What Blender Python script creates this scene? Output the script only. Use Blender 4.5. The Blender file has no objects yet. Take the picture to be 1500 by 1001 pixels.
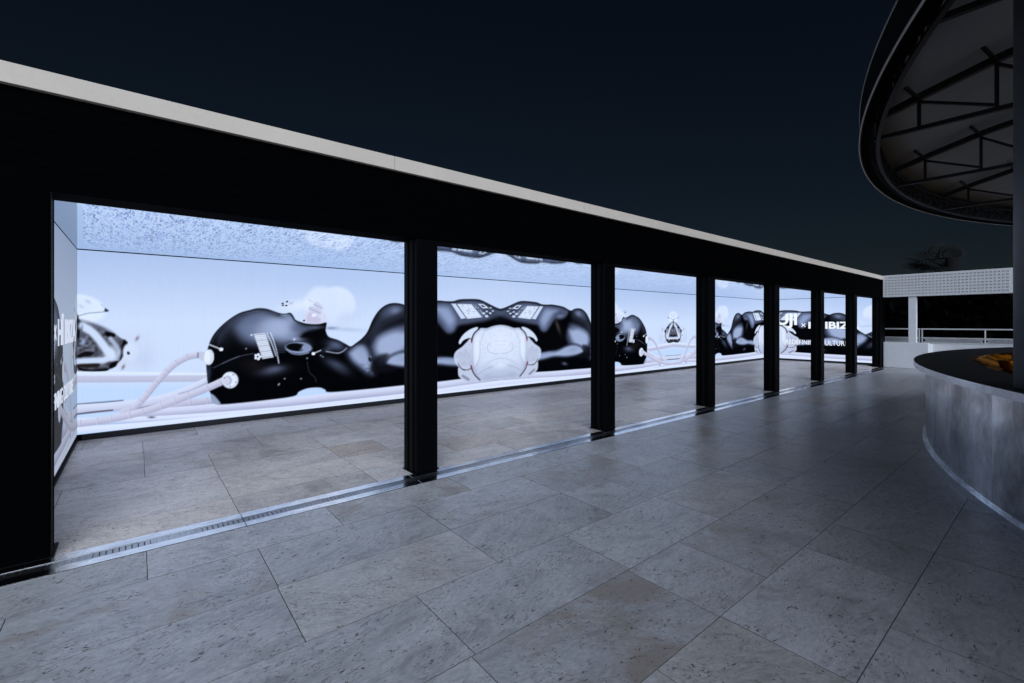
import bpy, bmesh, math, random
import numpy as np
from mathutils import Vector, Matrix
R = math.radians
random.seed(7)
SC = bpy.context.scene
COL = SC.collection
# ------------------------------------------------------------------ camera, sky, sun, exposure
FPX, CX, HY, EYE = 671.0, 750.0, 473.0, 1.6          # focal length, centre and horizon of the photograph in its pixels; eye height in m
VX = 1573.0                                          # vanishing point of the pavilion's long side
cam_d = bpy.data.cameras.new("camera"); cam = bpy.data.objects.new("camera", cam_d); COL.objects.link(cam)
cam_d.sensor_width = 36.0; cam_d.lens = FPX/1500*36; cam_d.shift_y = (HY-500.5)/1500
cam_d.clip_start = .05; cam_d.clip_end = 3000
yaw = math.atan2(FPX, VX-CX)                          # angle between world +Y and the view axis is 90 deg minus this
cam.location = (0, 0, EYE); cam.rotation_euler = (R(90), 0, -yaw)
SC.camera = cam
SUN_AZ, SUN_EL = (.40, .917), R(26)                    # direction the light travels on the ground (added broad fill light, low behind the camera's left shoulder)
world = bpy.data.worlds.new("World"); SC.world = world; world.use_nodes = True
wn = world.node_tree; bg = wn.nodes["Background"]
sky = wn.nodes.new("ShaderNodeTexSky"); sky.sky_type = 'NISHITA'; sky.sun_disc = False
sky.sun_elevation = SUN_EL; sky.sun_rotation = math.atan2(-SUN_AZ[0], -SUN_AZ[1]); sky.air_density = 1.0; sky.dust_density = .3; sky.ozone_density = 4.0
wn.links.new(sky.outputs[0], bg.inputs[0]); bg.inputs[1].default_value = 0.0029
sun_d = bpy.data.lights.new("sun", 'SUN'); sun_d.energy = 4.3; sun_d.angle = R(62); sun_d.color = (.76, .85, 1.0)
sun = bpy.data.objects.new("sun", sun_d); COL.objects.link(sun)
d = Vector((SUN_AZ[0]*math.cos(SUN_EL), SUN_AZ[1]*math.cos(SUN_EL), -math.sin(SUN_EL)))
sun.rotation_euler = d.to_track_quat('-Z', 'Y').to_euler(); sun.location = (-8, -10, 6)
vs = SC.view_settings; vs.view_transform = 'Standard'; vs.look = 'None'; vs.exposure = 0.0; vs.gamma = 1.0; vs.use_curve_mapping = False
SC.render.engine = 'CYCLES'; SC.cycles.use_denoising = True; SC.cycles.max_bounces = 8; SC.cycles.glossy_bounces = 5; SC.cycles.diffuse_bounces = 4
SC.cycles.sample_clamp_indirect = 6.0; SC.cycles.use_adaptive_sampling = False
SCREEN_POWER = 1.06
# ------------------------------------------------------------------ photograph pixel -> place
ex = np.array([VX-CX, FPX]); ex = ex/np.linalg.norm(ex); ey = np.array([-ex[1], ex[0]])
def ray(x, y):
    l = (x-CX)/FPX; return l*ex[0]+ex[1], l*ey[0]+ey[1], (HY-y)/FPX
def onz(x, y, z):
    a, b, c = ray(x, y); t = (z-EYE)/c; return Vector((a*t, b*t, z))
def onY(x, y, Y):
    a, b, c = ray(x, y); t = Y/b; return a*t, Y, EYE+c*t
def proj(X, Y, Z):
    l = ex[0]*X+ey[0]*Y; dd = ex[1]*X+ey[1]*Y; return CX+FPX*l/dd, HY-FPX*(Z-EYE)/dd
# ------------------------------------------------------------------ helpers
def link(o, parent=None):
    COL.objects.link(o)
    if parent is not None: o.parent = parent
    return o
def tag(o, label=None, cat=None, group=None, kind=None):
    if label: o["label"] = label
    if cat: o["category"] = cat
    if group: o["group"] = group
    if kind: o["kind"] = kind
    return o
def thing(name, label, cat, loc=(0, 0, 0), group=None):
    o = link(bpy.data.objects.new(name, None)); o.location = loc; o.empty_display_size = .3
    return tag(o, label, cat, group)
def box(bm, x0, x1, y0, y1, z0, z1):
    vs_ = [bm.verts.new(p) for p in ((x0, y0, z0), (x1, y0, z0), (x1, y1, z0), (x0, y1, z0), (x0, y0, z1), (x1, y0, z1), (x1, y1, z1), (x0, y1, z1))]
    for f in ((3, 2, 1, 0), (4, 5, 6, 7), (0, 1, 5, 4), (1, 2, 6, 5), (2, 3, 7, 6), (3, 0, 4, 7)): bm.faces.new([vs_[i] for i in f])
def bar(bm, a, b, w, h=None, up=(0, 0, 1)):
    a, b = Vector(a), Vector(b); h = h or w; t = (b-a).normalized(); u = Vector(up)
    if abs(t.dot(u)) > .97: u = Vector((1, 0, 0))
    s = t.cross(u).normalized(); u = s.cross(t).normalized(); ring = []
    for p in (a, b): ring.append([bm.verts.new(p+s*i*w/2+u*j*h/2) for i, j in ((-1, -1), (1, -1), (1, 1), (-1, 1))])
    for k in range(4): bm.faces.new((ring[0][k], ring[0][(k+1) % 4], ring[1][(k+1) % 4], ring[1][k]))
    bm.faces.new(ring[0][::-1]); bm.faces.new(ring[1])
def tube(bm, pts, rad, n=8):
    pts = [Vector(p) for p in pts]; rings = []
    for i, p in enumerate(pts):
        t = (pts[min(i+1, len(pts)-1)]-pts[max(i-1, 0)]).normalized(); u = Vector((0, 0, 1)) if abs(t.z) < .95 else Vector((1, 0, 0))
        s = t.cross(u).normalized(); u = s.cross(t); r = rad[i] if isinstance(rad, (list, tuple)) else rad
        rings.append([bm.verts.new(p+(s*math.cos(2*math.pi*k/n)+u*math.sin(2*math.pi*k/n))*r) for k in range(n)])
    for A, B in zip(rings, rings[1:]):
        for k in range(n): bm.faces.new((A[k], A[(k+1) % n], B[(k+1) % n], B[k]))
    bm.faces.new(rings[0][::-1]); bm.faces.new(rings[-1])
def mesh_of(name, bm, m=None, bevel=0, smooth=False):
    if bevel: bmesh.ops.bevel(bm, geom=list(bm.edges), offset=bevel, segments=1, affect='EDGES', profile=.5)
    bmesh.ops.recalc_face_normals(bm, faces=list(bm.faces))
    me = bpy.data.meshes.new(name); bm.to_mesh(me); bm.free()
    if m: me.materials.append(m)
    if smooth:
        for p in me.polygons: p.use_smooth = True
    return me
def obj(name, bm, m, parent=None, bevel=0, smooth=False):
    return link(bpy.data.objects.new(name, mesh_of(name, bm, m, bevel, smooth)), parent)
def boxo(name, dims, m, parent=None, bevel=0):
    bm = bmesh.new(); box(bm, *dims); return obj(name, bm, m, parent, bevel)
def sector(bm, cx, cy, r0, r1, z0, z1, a0, a1, n):
    """solid slice of a ring between radii r0 and r1, angles in degrees"""
    prev = first = None
    for k in range(n+1):
        a = R(a0+(a1-a0)*k/n); c, s = math.cos(a), math.sin(a)
        q = [bm.verts.new((cx+r*c, cy+r*s, z)) for r, z in ((r0, z0), (r1, z0), (r1, z1), (r0, z1))]
        if prev:
            for i in range(4): bm.faces.new((prev[i], prev[(i+1) % 4], q[(i+1) % 4], q[i]))
        else: bm.faces.new(q[::-1])
        prev = q
    bm.faces.new(prev)
# ------------------------------------------------------------------ materials
def mat(name, col=(.5, .5, .5), rough=.5, metal=0.0, spec=.5):
    m = bpy.data.materials.new(name); m.use_nodes = True; b = m.node_tree.nodes["Principled BSDF"]
    b.inputs["Base Color"].default_value = (*col, 1); b.inputs["Roughness"].default_value = rough
    b.inputs["Metallic"].default_value = metal; b.inputs["Specular IOR Level"].default_value = spec
    return m
def N(m, t, **k):
    n = m.node_tree.nodes.new(t)
    for a, v in k.items(): setattr(n, a, v)
    return n
def L(m, a, b): m.node_tree.links.new(a, b)
def bsdf(m): return m.node_tree.nodes["Principled BSDF"]
def ramp(m, src, stops, interp='LINEAR'):
    r = N(m, "ShaderNodeValToRGB"); r.color_ramp.interpolation = interp; el = r.color_ramp.elements
    while len(el) < len(stops): el.new(.5)
    for e, (p, c) in zip(el, stops): e.position = p; e.color = (*c, 1) if len(c) == 3 else c
    L(m, src, r.inputs[0]); return r.outputs[0]
def mapped(m, scale, kind='Object', rnd=0.0):
    tc = N(m, "ShaderNodeTexCoord"); mp = N(m, "ShaderNodeMapping"); mp.inputs['Scale'].default_value = scale
    src = tc.outputs[kind]
    if rnd:
        oi = N(m, "ShaderNodeObjectInfo"); mu = N(m, "ShaderNodeVectorMath", operation='SCALE'); cb = N(m, "ShaderNodeCombineXYZ")
        ml = N(m, "ShaderNodeMath", operation='MULTIPLY'); ml.inputs[1].default_value = 1.7
        L(m, oi.outputs['Random'], cb.inputs[0]); L(m, oi.outputs['Random'], ml.inputs[0]); L(m, ml.outputs[0], cb.inputs[1]); L(m, ml.outputs[0], cb.inputs[2])
        L(m, cb.outputs[0], mu.inputs[0]); mu.inputs['Scale'].default_value = rnd
        ad = N(m, "ShaderNodeVectorMath", operation='ADD'); L(m, src, ad.inputs[0]); L(m, mu.outputs[0], ad.inputs[1]); src = ad.outputs[0]
    L(m, src, mp.inputs[0]); return mp.outputs[0]
def noise(m, vec, scale, detail=3, rough=.5, out=0, dist=0.0):
    n = N(m, "ShaderNodeTexNoise"); n.inputs['Scale'].default_value = scale; n.inputs['Detail'].default_value = detail; n.inputs['Roughness'].default_value = rough
    n.inputs['Distortion'].default_value = dist; L(m, vec, n.inputs['Vector']); return n.outputs[out]
def mix(m, fac, a, b, mode='MIX'):
    n = N(m, "ShaderNodeMix"); n.data_type = 'RGBA'; n.blend_type = mode
    for sock, v in ((n.inputs[0], fac), (n.inputs[6], a), (n.inputs[7], b)):
        if isinstance(v, (int, float)): sock.default_value = v
        elif isinstance(v, tuple): sock.default_value = (*v, 1)
        else: L(m, v, sock)
    return n.outputs[2]
def math_(m, op, a, b=None):
    n = N(m, "ShaderNodeMath", operation=op)
    for s_, v in zip(n.inputs, (a, b)):
        if v is None: continue
        if isinstance(v, (int, float)): s_.default_value = v
        else: L(m, v, s_)
    return n.outputs[0]
def bump(m, h, strength, dist=.002):
    n = N(m, "ShaderNodeBump"); n.inputs['Strength'].default_value = strength; n.inputs['Distance'].default_value = dist; L(m, h, n.inputs['Height']); L(m, n.outputs[0], bsdf(m).inputs['Normal'])
def set_in(m, name, sock): L(m, sock, bsdf(m).inputs[name])
M = {}
def travertine(name="travertine", tint=(1, 1, 1)):
    m = mat(name, rough=.36, spec=.62)
    base = mapped(m, (1, 1, 1), rnd=37.0)
    oi = N(m, "ShaderNodeObjectInfo")
    vr = N(m, "ShaderNodeVectorRotate", rotation_type='Z_AXIS'); L(m, base, vr.inputs['Vector']); L(m, math_(m, 'MULTIPLY', math_(m, 'SUBTRACT', oi.outputs['Random'], .45), 1.1), vr.inputs['Angle'])
    v = vr.outputs[0]
    def st(sx, sy):
        mp = N(m, "ShaderNodeMapping"); mp.inputs['Scale'].default_value = (sx, sy, 1); L(m, v, mp.inputs[0]); return mp.outputs[0]
    cloud = noise(m, st(1, 1.5), 1.7, 6, .66, dist=1.3); vein = noise(m, st(1, 3.0), 2.3, 6, .68, dist=1.8); fine = noise(m, st(1, 1.7), 26, 5, .75)
    cl = noise(m, st(1, 1.6), 3.6, 4, .6, dist=1.2); cl2 = noise(m, st(1, 1.2), 1.3, 3, .5, dist=.6)
    pit = noise(m, st(1, 1.5), 62, 2.5, .62, dist=.8); hole = noise(m, st(1, 2.2), 30, 2.0, .55, dist=1.2)
    c = ramp(m, cloud, [(.26, (.25, .245, .245)), (.42, (.385, .38, .38)), (.56, (.50, .495, .495)), (.74, (.62, .615, .61))])
    c = mix(m, ramp(m, vein, [(.42, (0, 0, 0)), (.52, (.55, .55, .55)), (.60, (0, 0, 0))]), c, (.60, .595, .59))
    c = mix(m, ramp(m, vein, [(.60, (0, 0, 0)), (.72, (.55, .55, .55))]), c, (.33, .315, .305))
    c = mix(m, ramp(m, fine, [(.42, (.38, .38, .38)), (.58, (0, 0, 0))]), c, (.27, .265, .26))
    tone = ramp(m, oi.outputs['Random'], [(0, (.82, .75, .70)), (.04, (.84, .80, .78)), (.08, (.90, .92, .96)), (.3, (.98, 1.0, 1.06)), (.55, (1.08, 1.10, 1.16)), (.72, (.86, .89, .95)), (.88, (1.05, 1.04, 1.05)), (1, (1.12, 1.13, 1.16))])
    c = mix(m, 1.0, mix(m, 1.0, c, tone, 'MULTIPLY'), tint, 'MULTIPLY')
    stain = math_(m, 'MULTIPLY', ramp(m, noise(m, st(1, 1), 1.9, 4, .6, dist=1.0), [(.48, (0, 0, 0)), (.64, (.8, .8, .8))]), ramp(m, oi.outputs['Random'], [(.60, (0, 0, 0)), (.66, (1, 1, 1)), (.84, (1, 1, 1)), (.88, (.1, .1, .1))]))
    c = mix(m, stain, c, (.31, .265, .235))
    near = ramp(m, math_(m, 'ADD', math_(m, 'MULTIPLY', cl, .6), math_(m, 'MULTIPLY', cl2, .4)), [(.44, (.0, .0, .0)), (.62, (1, 1, 1))])
    a = math_(m, 'MULTIPLY', ramp(m, pit, [(.58, (0, 0, 0)), (.66, (1, 1, 1))]), near)
    b = math_(m, 'MULTIPLY', ramp(m, hole, [(.62, (0, 0, 0)), (.66, (1, 1, 1))]), ramp(m, cl, [(.40, (.15, .15, .15)), (.55, (1, 1, 1))]))
    pm = math_(m, 'MAXIMUM', math_(m, 'MULTIPLY', a, .7), b)
    c = mix(m, pm, c, (.11, .10, .094))
    set_in(m, 'Base Color', c)
    set_in(m, 'Roughness', math_(m, 'ADD', ramp(m, cloud, [(.3, (.27, .27, .27)), (.7, (.43, .43, .43))]), math_(m, 'MULTIPLY', pm, .35)))
    hgt = math_(m, 'SUBTRACT', math_(m, 'ADD', math_(m, 'MULTIPLY', fine, .16), math_(m, 'MULTIPLY', cloud, .25)), pm); bump(m, hgt, .7, .003)
    return m
def metal(name, col, rough, blot=.5, sx=(1, 1, 1)):
    m = mat(name, col, rough, 1.0); bsdf(m).inputs['Anisotropic'].default_value = 0.0; v = mapped(m, sx, rnd=9.0)
    a = noise(m, v, 2.4, 5, .6, dist=.7); b = noise(m, v, 16, 4, .65)
    t = math_(m, 'ADD', math_(m, 'MULTIPLY', a, .7), math_(m, 'MULTIPLY', b, .3))
    k = tuple(x*(1-blot) for x in col)
    set_in(m, 'Base Color', ramp(m, t, [(.32, k), (.68, col)])); set_in(m, 'Roughness', ramp(m, t, [(.3, (rough*1.3,)*3), (.7, (rough*.7,)*3)]))
    bump(m, b, .12, .002); return m
def painted(name, col, rough=.55, var=.12, spec=.4, scale=6):
    m = mat(name, col, rough, 0, spec); v = mapped(m, (1, 1, 1), rnd=5.0)
    a = noise(m, v, scale, 5, .6); b = noise(m, v, scale*14, 3, .6)
    set_in(m, 'Base Color', ramp(m, math_(m, 'ADD', math_(m, 'MULTIPLY', a, .7), math_(m, 'MULTIPLY', b, .3)), [(.3, tuple(x*(1-var) for x in col)), (.7, tuple(min(1, x*(1+var)) for x in col))]))
    bump(m, b, .15, .0015); return m
M['stone'] = travertine()
M['stone_inside_lit'] = travertine("travertine_lit_tint", (1.34, 1.22, 1.10))       # screen light on roofed slabs painted in as a paler tint, on warmer stone
M['grout'] = painted("grout", (.15, .146, .142), .9)
M['steel'] = metal("drain_steel", (.96, .96, .965), .15, .38, (3.5, 12, 1))
M['grate'] = metal("grate_steel", (.55, .56, .58), .3, .3)
M['trough'] = mat("trough_steel", (.16, .165, .175), .5, .8)
M['black'] = painted("black_powder_coat", (.0012, .0015, .002), .45, .2, .04)
M['header'] = painted("header_boards_dark", (.0006, .0007, .0009), .8, .2, .01)
M['trim'] = painted("screen_trim_grey", (.022, .024, .029), .45, .15, .3)
M['gasket'] = mat("rubber_gasket", (.002, .002, .0025), .7, 0, .1)
M['fascia'] = painted("fascia_offwhite", (.53, .47, .40), .6, .07, .2, 2)
M['white'] = painted("white_render", (.66, .67, .69), .75, .06, .3, 3)
M['roofing'] = painted("roof_membrane", (.12, .12, .125), .8)
M['zinc'] = metal("zinc_sheet", (.95, .97, 1.0), .17, .82, (.7, .7, .55))
M['zinc_edge'] = metal("zinc_edge", (.70, .73, .77), .24, .4)
M['counter'] = painted("black_counter", (.006, .0065, .0075), .5, .2, .05)
M['gold'] = metal("gold_brass", (.70, .36, .05), .12, .6)
bsdf(M['gold']).inputs['Specular Tint'].default_value = (.60, .27, .03, 1)
M['rail'] = painted("white_powder_coat", (.62, .63, .65), .45, .05, .4)
M['relief'] = painted("relief_grey", (.16, .17, .18), .8, .1, .2)
M['canopy'] = painted("canopy_fascia_dark", (.014, .0135, .018), .6, .25, .06, 4)
M['skin'] = painted("canopy_underside", (.15, .175, .22), .65, .1, .3, 2)
M['truss'] = painted("truss_black", (.006, .006, .007), .5, .2, .18)
M['column'] = painted("column_grey_paint", (.15, .165, .19), .5, .1, .4, 3)
M['bark'] = painted("palm_bark", (.008, .008, .008), .9, .3, .05, 9)
M['leaf'] = painted("palm_leaf", (.010, .011, .011), .7, .3, .05)
M['hedge'] = painted("hedge_leaf", (.0009, .001, .0009), .8, .35, .03)
M['soil'] = painted("dark_ground", (.03, .028, .025), .95, .3, .1, 2)
def emit(name, col, power):
    m = bpy.data.materials.new(name); m.use_nodes = True; t = m.node_tree; t.nodes.clear()
    e = t.nodes.new("ShaderNodeEmission"); o = t.nodes.new("ShaderNodeOutputMaterial"); e.inputs[0].default_value = (*col, 1); e.inputs[1].default_value = power; t.links.new(e.outputs[0], o.inputs[0])
    return m, e
M['picture'], e_ = emit("led_picture", (1, 1, 1), SCREEN_POWER)
at = M['picture'].node_tree.nodes.new("ShaderNodeAttribute"); at.attribute_name = "picture"; M['picture'].node_tree.links.new(at.outputs['Color'], e_.inputs[0])
M['picture'].cycles.emission_sampling = 'NONE'
M['lettering'], _ = emit("led_lettering", (.86, .91, 1.0), SCREEN_POWER)
M['lettering_dim'], _ = emit("led_lettering_dim", (.62, .68, .82), SCREEN_POWER)
M['strip'], _ = emit("warm_glint", (1.0, .62, .22), 22.0)  # added warm glow, only there for glints in the gold
def mirror_ceiling():
    m = mat("mirror_screen_speckle", (.8, .85, .95), .07, 1.0)
    tc = N(m, "ShaderNodeNewGeometry"); sp = N(m, "ShaderNodeSeparateXYZ"); L(m, tc.outputs['Position'], sp.inputs[0])
    def cells(sx, sy):
        mp = N(m, "ShaderNodeMapping"); mp.inputs['Scale'].default_value = (sx, sy, 1); L(m, tc.outputs['Position'], mp.inputs[0])
        wob = noise(m, mp.outputs[0], .37, 2, .6, out=1); ad = N(m, "ShaderNodeVectorMath", operation='ADD'); L(m, mp.outputs[0], ad.inputs[0]); L(m, wob, ad.inputs[1])
        fl = N(m, "ShaderNodeVectorMath", operation='FLOOR'); L(m, ad.outputs[0], fl.inputs[0])
        w = N(m, "ShaderNodeTexWhiteNoise", noise_dimensions='2D'); L(m, fl.outputs[0], w.inputs['Vector']); return w
    w1, w2, w3 = cells(105, 17.0), cells(52, 8.0), cells(21, 3.4)
    t = math_(m, 'ADD', math_(m, 'MULTIPLY', w1.outputs[0], .52), math_(m, 'ADD', math_(m, 'MULTIPLY', w2.outputs[0], .34), math_(m, 'MULTIPLY', w3.outputs[0], .14)))
    n2 = t
    c = ramp(m, t, [(.18, (.05, .07, .17)), (.32, (.36, .46, .72)), (.46, (.74, .84, .98)), (.66, (1.0, 1.04, 1.08)), (.85, (1.3, 1.3, 1.3))])
    c = mix(m, .5, c, mix(m, .5, w1.outputs[1], w2.outputs[1]), 'OVERLAY')
    # reflected screen speckle painted into the colour; kept plain by left and back walls
    a = math_(m, 'SUBTRACT', sp.outputs[0], math_(m, 'MULTIPLY', math_(m, 'SUBTRACT', 8.55, sp.outputs[1]), .068))
    e1 = ramp(m, math_(m, 'MULTIPLY', math_(m, 'ADD', a, .62), 12.0), [(.3, (0, 0, 0)), (.5, (1, 1, 1))])
    e2 = ramp(m, math_(m, 'MULTIPLY', math_(m, 'SUBTRACT', 8.55, sp.outputs[1]), 1.0), [(.12, (0, 0, 0)), (.75, (1, 1, 1))])
    k = math_(m, 'MULTIPLY', e1, e2)
    set_in(m, 'Base Color', mix(m, k, (.62, .76, .86), c))
    set_in(m, 'Roughness', ramp(m, k, [(0, (.04, .04, .04)), (1, (.035, .035, .035))]))
    n = N(m, "ShaderNodeBump"); n.inputs['Strength'].default_value = .015; n.inputs['Distance'].default_value = .003; L(m, n2, n.inputs['Height']); L(m, n.outputs[0], bsdf(m).inputs['Normal'])
    return m
M['mirror'] = mirror_ceiling()
# ---------------------------------------------------------------- artwork shown on the LED screens
def smooth_closed(pts, n=5):
    P = np.array(pts, float); m = len(P); out = []
    for i in range(m):
        a, b, c, d = P[i-1], P[i], P[(i+1) % m], P[(i+2) % m]
        for k in range(n):
            t = k/n
            out.append(.5*((2*b)+(c-a)*t+(2*a-5*b+4*c-d)*t*t+(3*b-a-3*c+d)*t**3))
    return np.array(out)
def smooth_open(pts, n=6):
    P = np.array(pts, float); P = np.vstack([2*P[0]-P[1], P, 2*P[-1]-P[-2]]); out = []
    for i in range(1, len(P)-2):
        a, b, c, d = P[i-1], P[i], P[i+1], P[i+2]
        for k in range(n):
            t = k/n
            out.append(.5*((2*b)+(c-a)*t+(2*a-5*b+4*c-d)*t*t+(3*b-a-3*c+d)*t**3))
    out.append(P[-2]); return np.array(out)
class Canvas:
    def __init__(s, x, y):
        s.x, s.y = x, y; s.c = np.zeros(x.shape+(3,))
        s.rng = np.random.RandomState(5)
    def put(s, a, col, mask=None):
        col = np.asarray(col, float)
        if mask is not None: a = a*mask
        s.c += (col-s.c)*a[..., None]
    def _dist(s, P, closed, pad):
        x, y = s.x, s.y
        sel = np.nonzero((x > P[:, 0].min()-pad) & (x < P[:, 0].max()+pad) & (y > P[:, 1].min()-pad) & (y < P[:, 1].max()+pad))
        xs, ys = x[sel], y[sel]
        best = np.full(xs.shape, 1e9); ins = np.zeros(xs.shape, bool); side = np.zeros(xs.shape)
        m = len(P)
        for i in range(m if closed else m-1):
            a, b = P[i], P[(i+1) % m]
            dx, dy = b-a; L = dx*dx+dy*dy+1e-9
            t = np.clip(((xs-a[0])*dx+(ys-a[1])*dy)/L, 0, 1)
            d = np.hypot(xs-a[0]-t*dx, ys-a[1]-t*dy)
            if not closed:
                n = ((xs-a[0])*dy-(ys-a[1])*dx)/np.sqrt(L)
                side = np.where(d < best, n, side)
            best = np.minimum(best, d)
            if closed:
                cr = ((a[1] > ys) != (b[1] > ys)) & (xs < (b[0]-a[0])*(ys-a[1])/(b[1]-a[1]+1e-12)+a[0])
                ins ^= cr
        return sel, (np.where(ins, -best, best) if closed else best), side
    def cover(s, pts, soft=1.2, smooth=True):
        P = smooth_closed(pts) if smooth else np.array(pts, float)
        sel, d, _ = s._dist(P, True, soft*2+2)
        a = np.zeros(s.x.shape); t = np.clip(.5-d/(2*soft), 0, 1); a[sel] = t*t*(3-2*t)
        return a
    def poly(s, pts, col, soft=1.0, smooth=True, mask=None, op=1.0):
        a = s.cover(pts, soft, smooth)*op; s.put(a, col, mask); return a
    def dome(s, pts, col, depth, mask=None, op=1.0, lo=2.0, pw=.8):
        # rounded sheen: fades in from the outline towards the middle of the shape
        P = smooth_closed(pts); sel, d, _ = s._dist(P, True, lo+2); a = np.zeros(s.x.shape)
        t = np.clip((lo-d)/(depth+lo), 0, 1); a[sel] = (t*t*(3-2*t))**pw*op; s.put(a, col, mask)
    def blob(s, cx, cy, rx, ry, ang, col, op=1.0, mask=None, p=2.0):
        r = math.radians(ang); u = (s.x-cx)*math.cos(r)+(s.y-cy)*math.sin(r); v = -(s.x-cx)*math.sin(r)+(s.y-cy)*math.cos(r)
        q = np.hypot(u/rx, v/ry)
        s.put(op*np.exp(-q**p), col, mask)
    def ell(s, cx, cy, rx, ry, ang, col, soft=.12, mask=None, op=1.0):
        r = math.radians(ang); u = (s.x-cx)*math.cos(r)+(s.y-cy)*math.sin(r); v = -(s.x-cx)*math.sin(r)+(s.y-cy)*math.cos(r)
        q = np.hypot(u/rx, v/ry); s.put(op*np.clip((1-q)/soft+.5, 0, 1), col, mask)
    def line(s, pts, w, col, soft=.8, op=1.0, mask=None, smooth=True):
        P = smooth_open(pts) if smooth else np.array(pts, float)
        sel, d, _ = s._dist(P, False, w+3); a = np.zeros(s.x.shape); a[sel] = np.clip(.5-(d-w/2)/soft/2, 0, 1)*op
        s.put(a, col, mask)
    def tube(s, pts, w, lit, dark, rings=0):
        P = smooth_open(pts); sel, d, n = s._dist(P, False, w+2)
        a = np.zeros(s.x.shape); a[sel] = np.clip(.5-(d-w/2)/1.4, 0, 1)
        if P[-1][0] < P[0][0]: n = -n
        t = np.zeros(s.x.shape); t[sel] = np.clip(-n/(w/2), -1, 1)     # +1 lower edge
        k = np.clip(.42+.5*t, 0, 1)**1.5
        col = np.array(lit)[None, None]*(1-k[..., None])+np.array(dark)[None, None]*k[..., None]
        sh = np.zeros(s.x.shape)
        s.c += (col-s.c)*a[..., None]
        if rings:
            seg = np.r_[0, np.cumsum(np.hypot(*np.diff(P, axis=0).T))]
            for L in np.arange(rings*.6, seg[-1], rings):
                i = np.searchsorted(seg, L)-1; i = min(max(i, 0), len(P)-2)
                p = P[i]; d_ = P[i+1]-P[i]; d_ = d_/np.linalg.norm(d_); nn = np.array([-d_[1], d_[0]])*w*.48
                s.line([p-nn, p+nn], .9, np.array(dark)*.9, op=.5, smooth=False)
                s.line([p-nn+d_*1.6, p+nn+d_*1.6], 1.4, np.array(lit)*1.0+4, op=.55, smooth=False)
def vnoise(x, y, seed=0):
    xi, yi = np.floor(x).astype(int), np.floor(y).astype(int); fx, fy = x-xi, y-yi
    h = lambda a, b: np.modf(np.abs(np.sin(a*127.1+b*311.7+seed*17.3)*43758.5453))[0]
    fx, fy = fx*fx*(3-2*fx), fy*fy*(3-2*fy)
    return (h(xi, yi)*(1-fx)+h(xi+1, yi)*fx)*(1-fy)+(h(xi, yi+1)*(1-fx)+h(xi+1, yi+1)*fx)*fy
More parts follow.
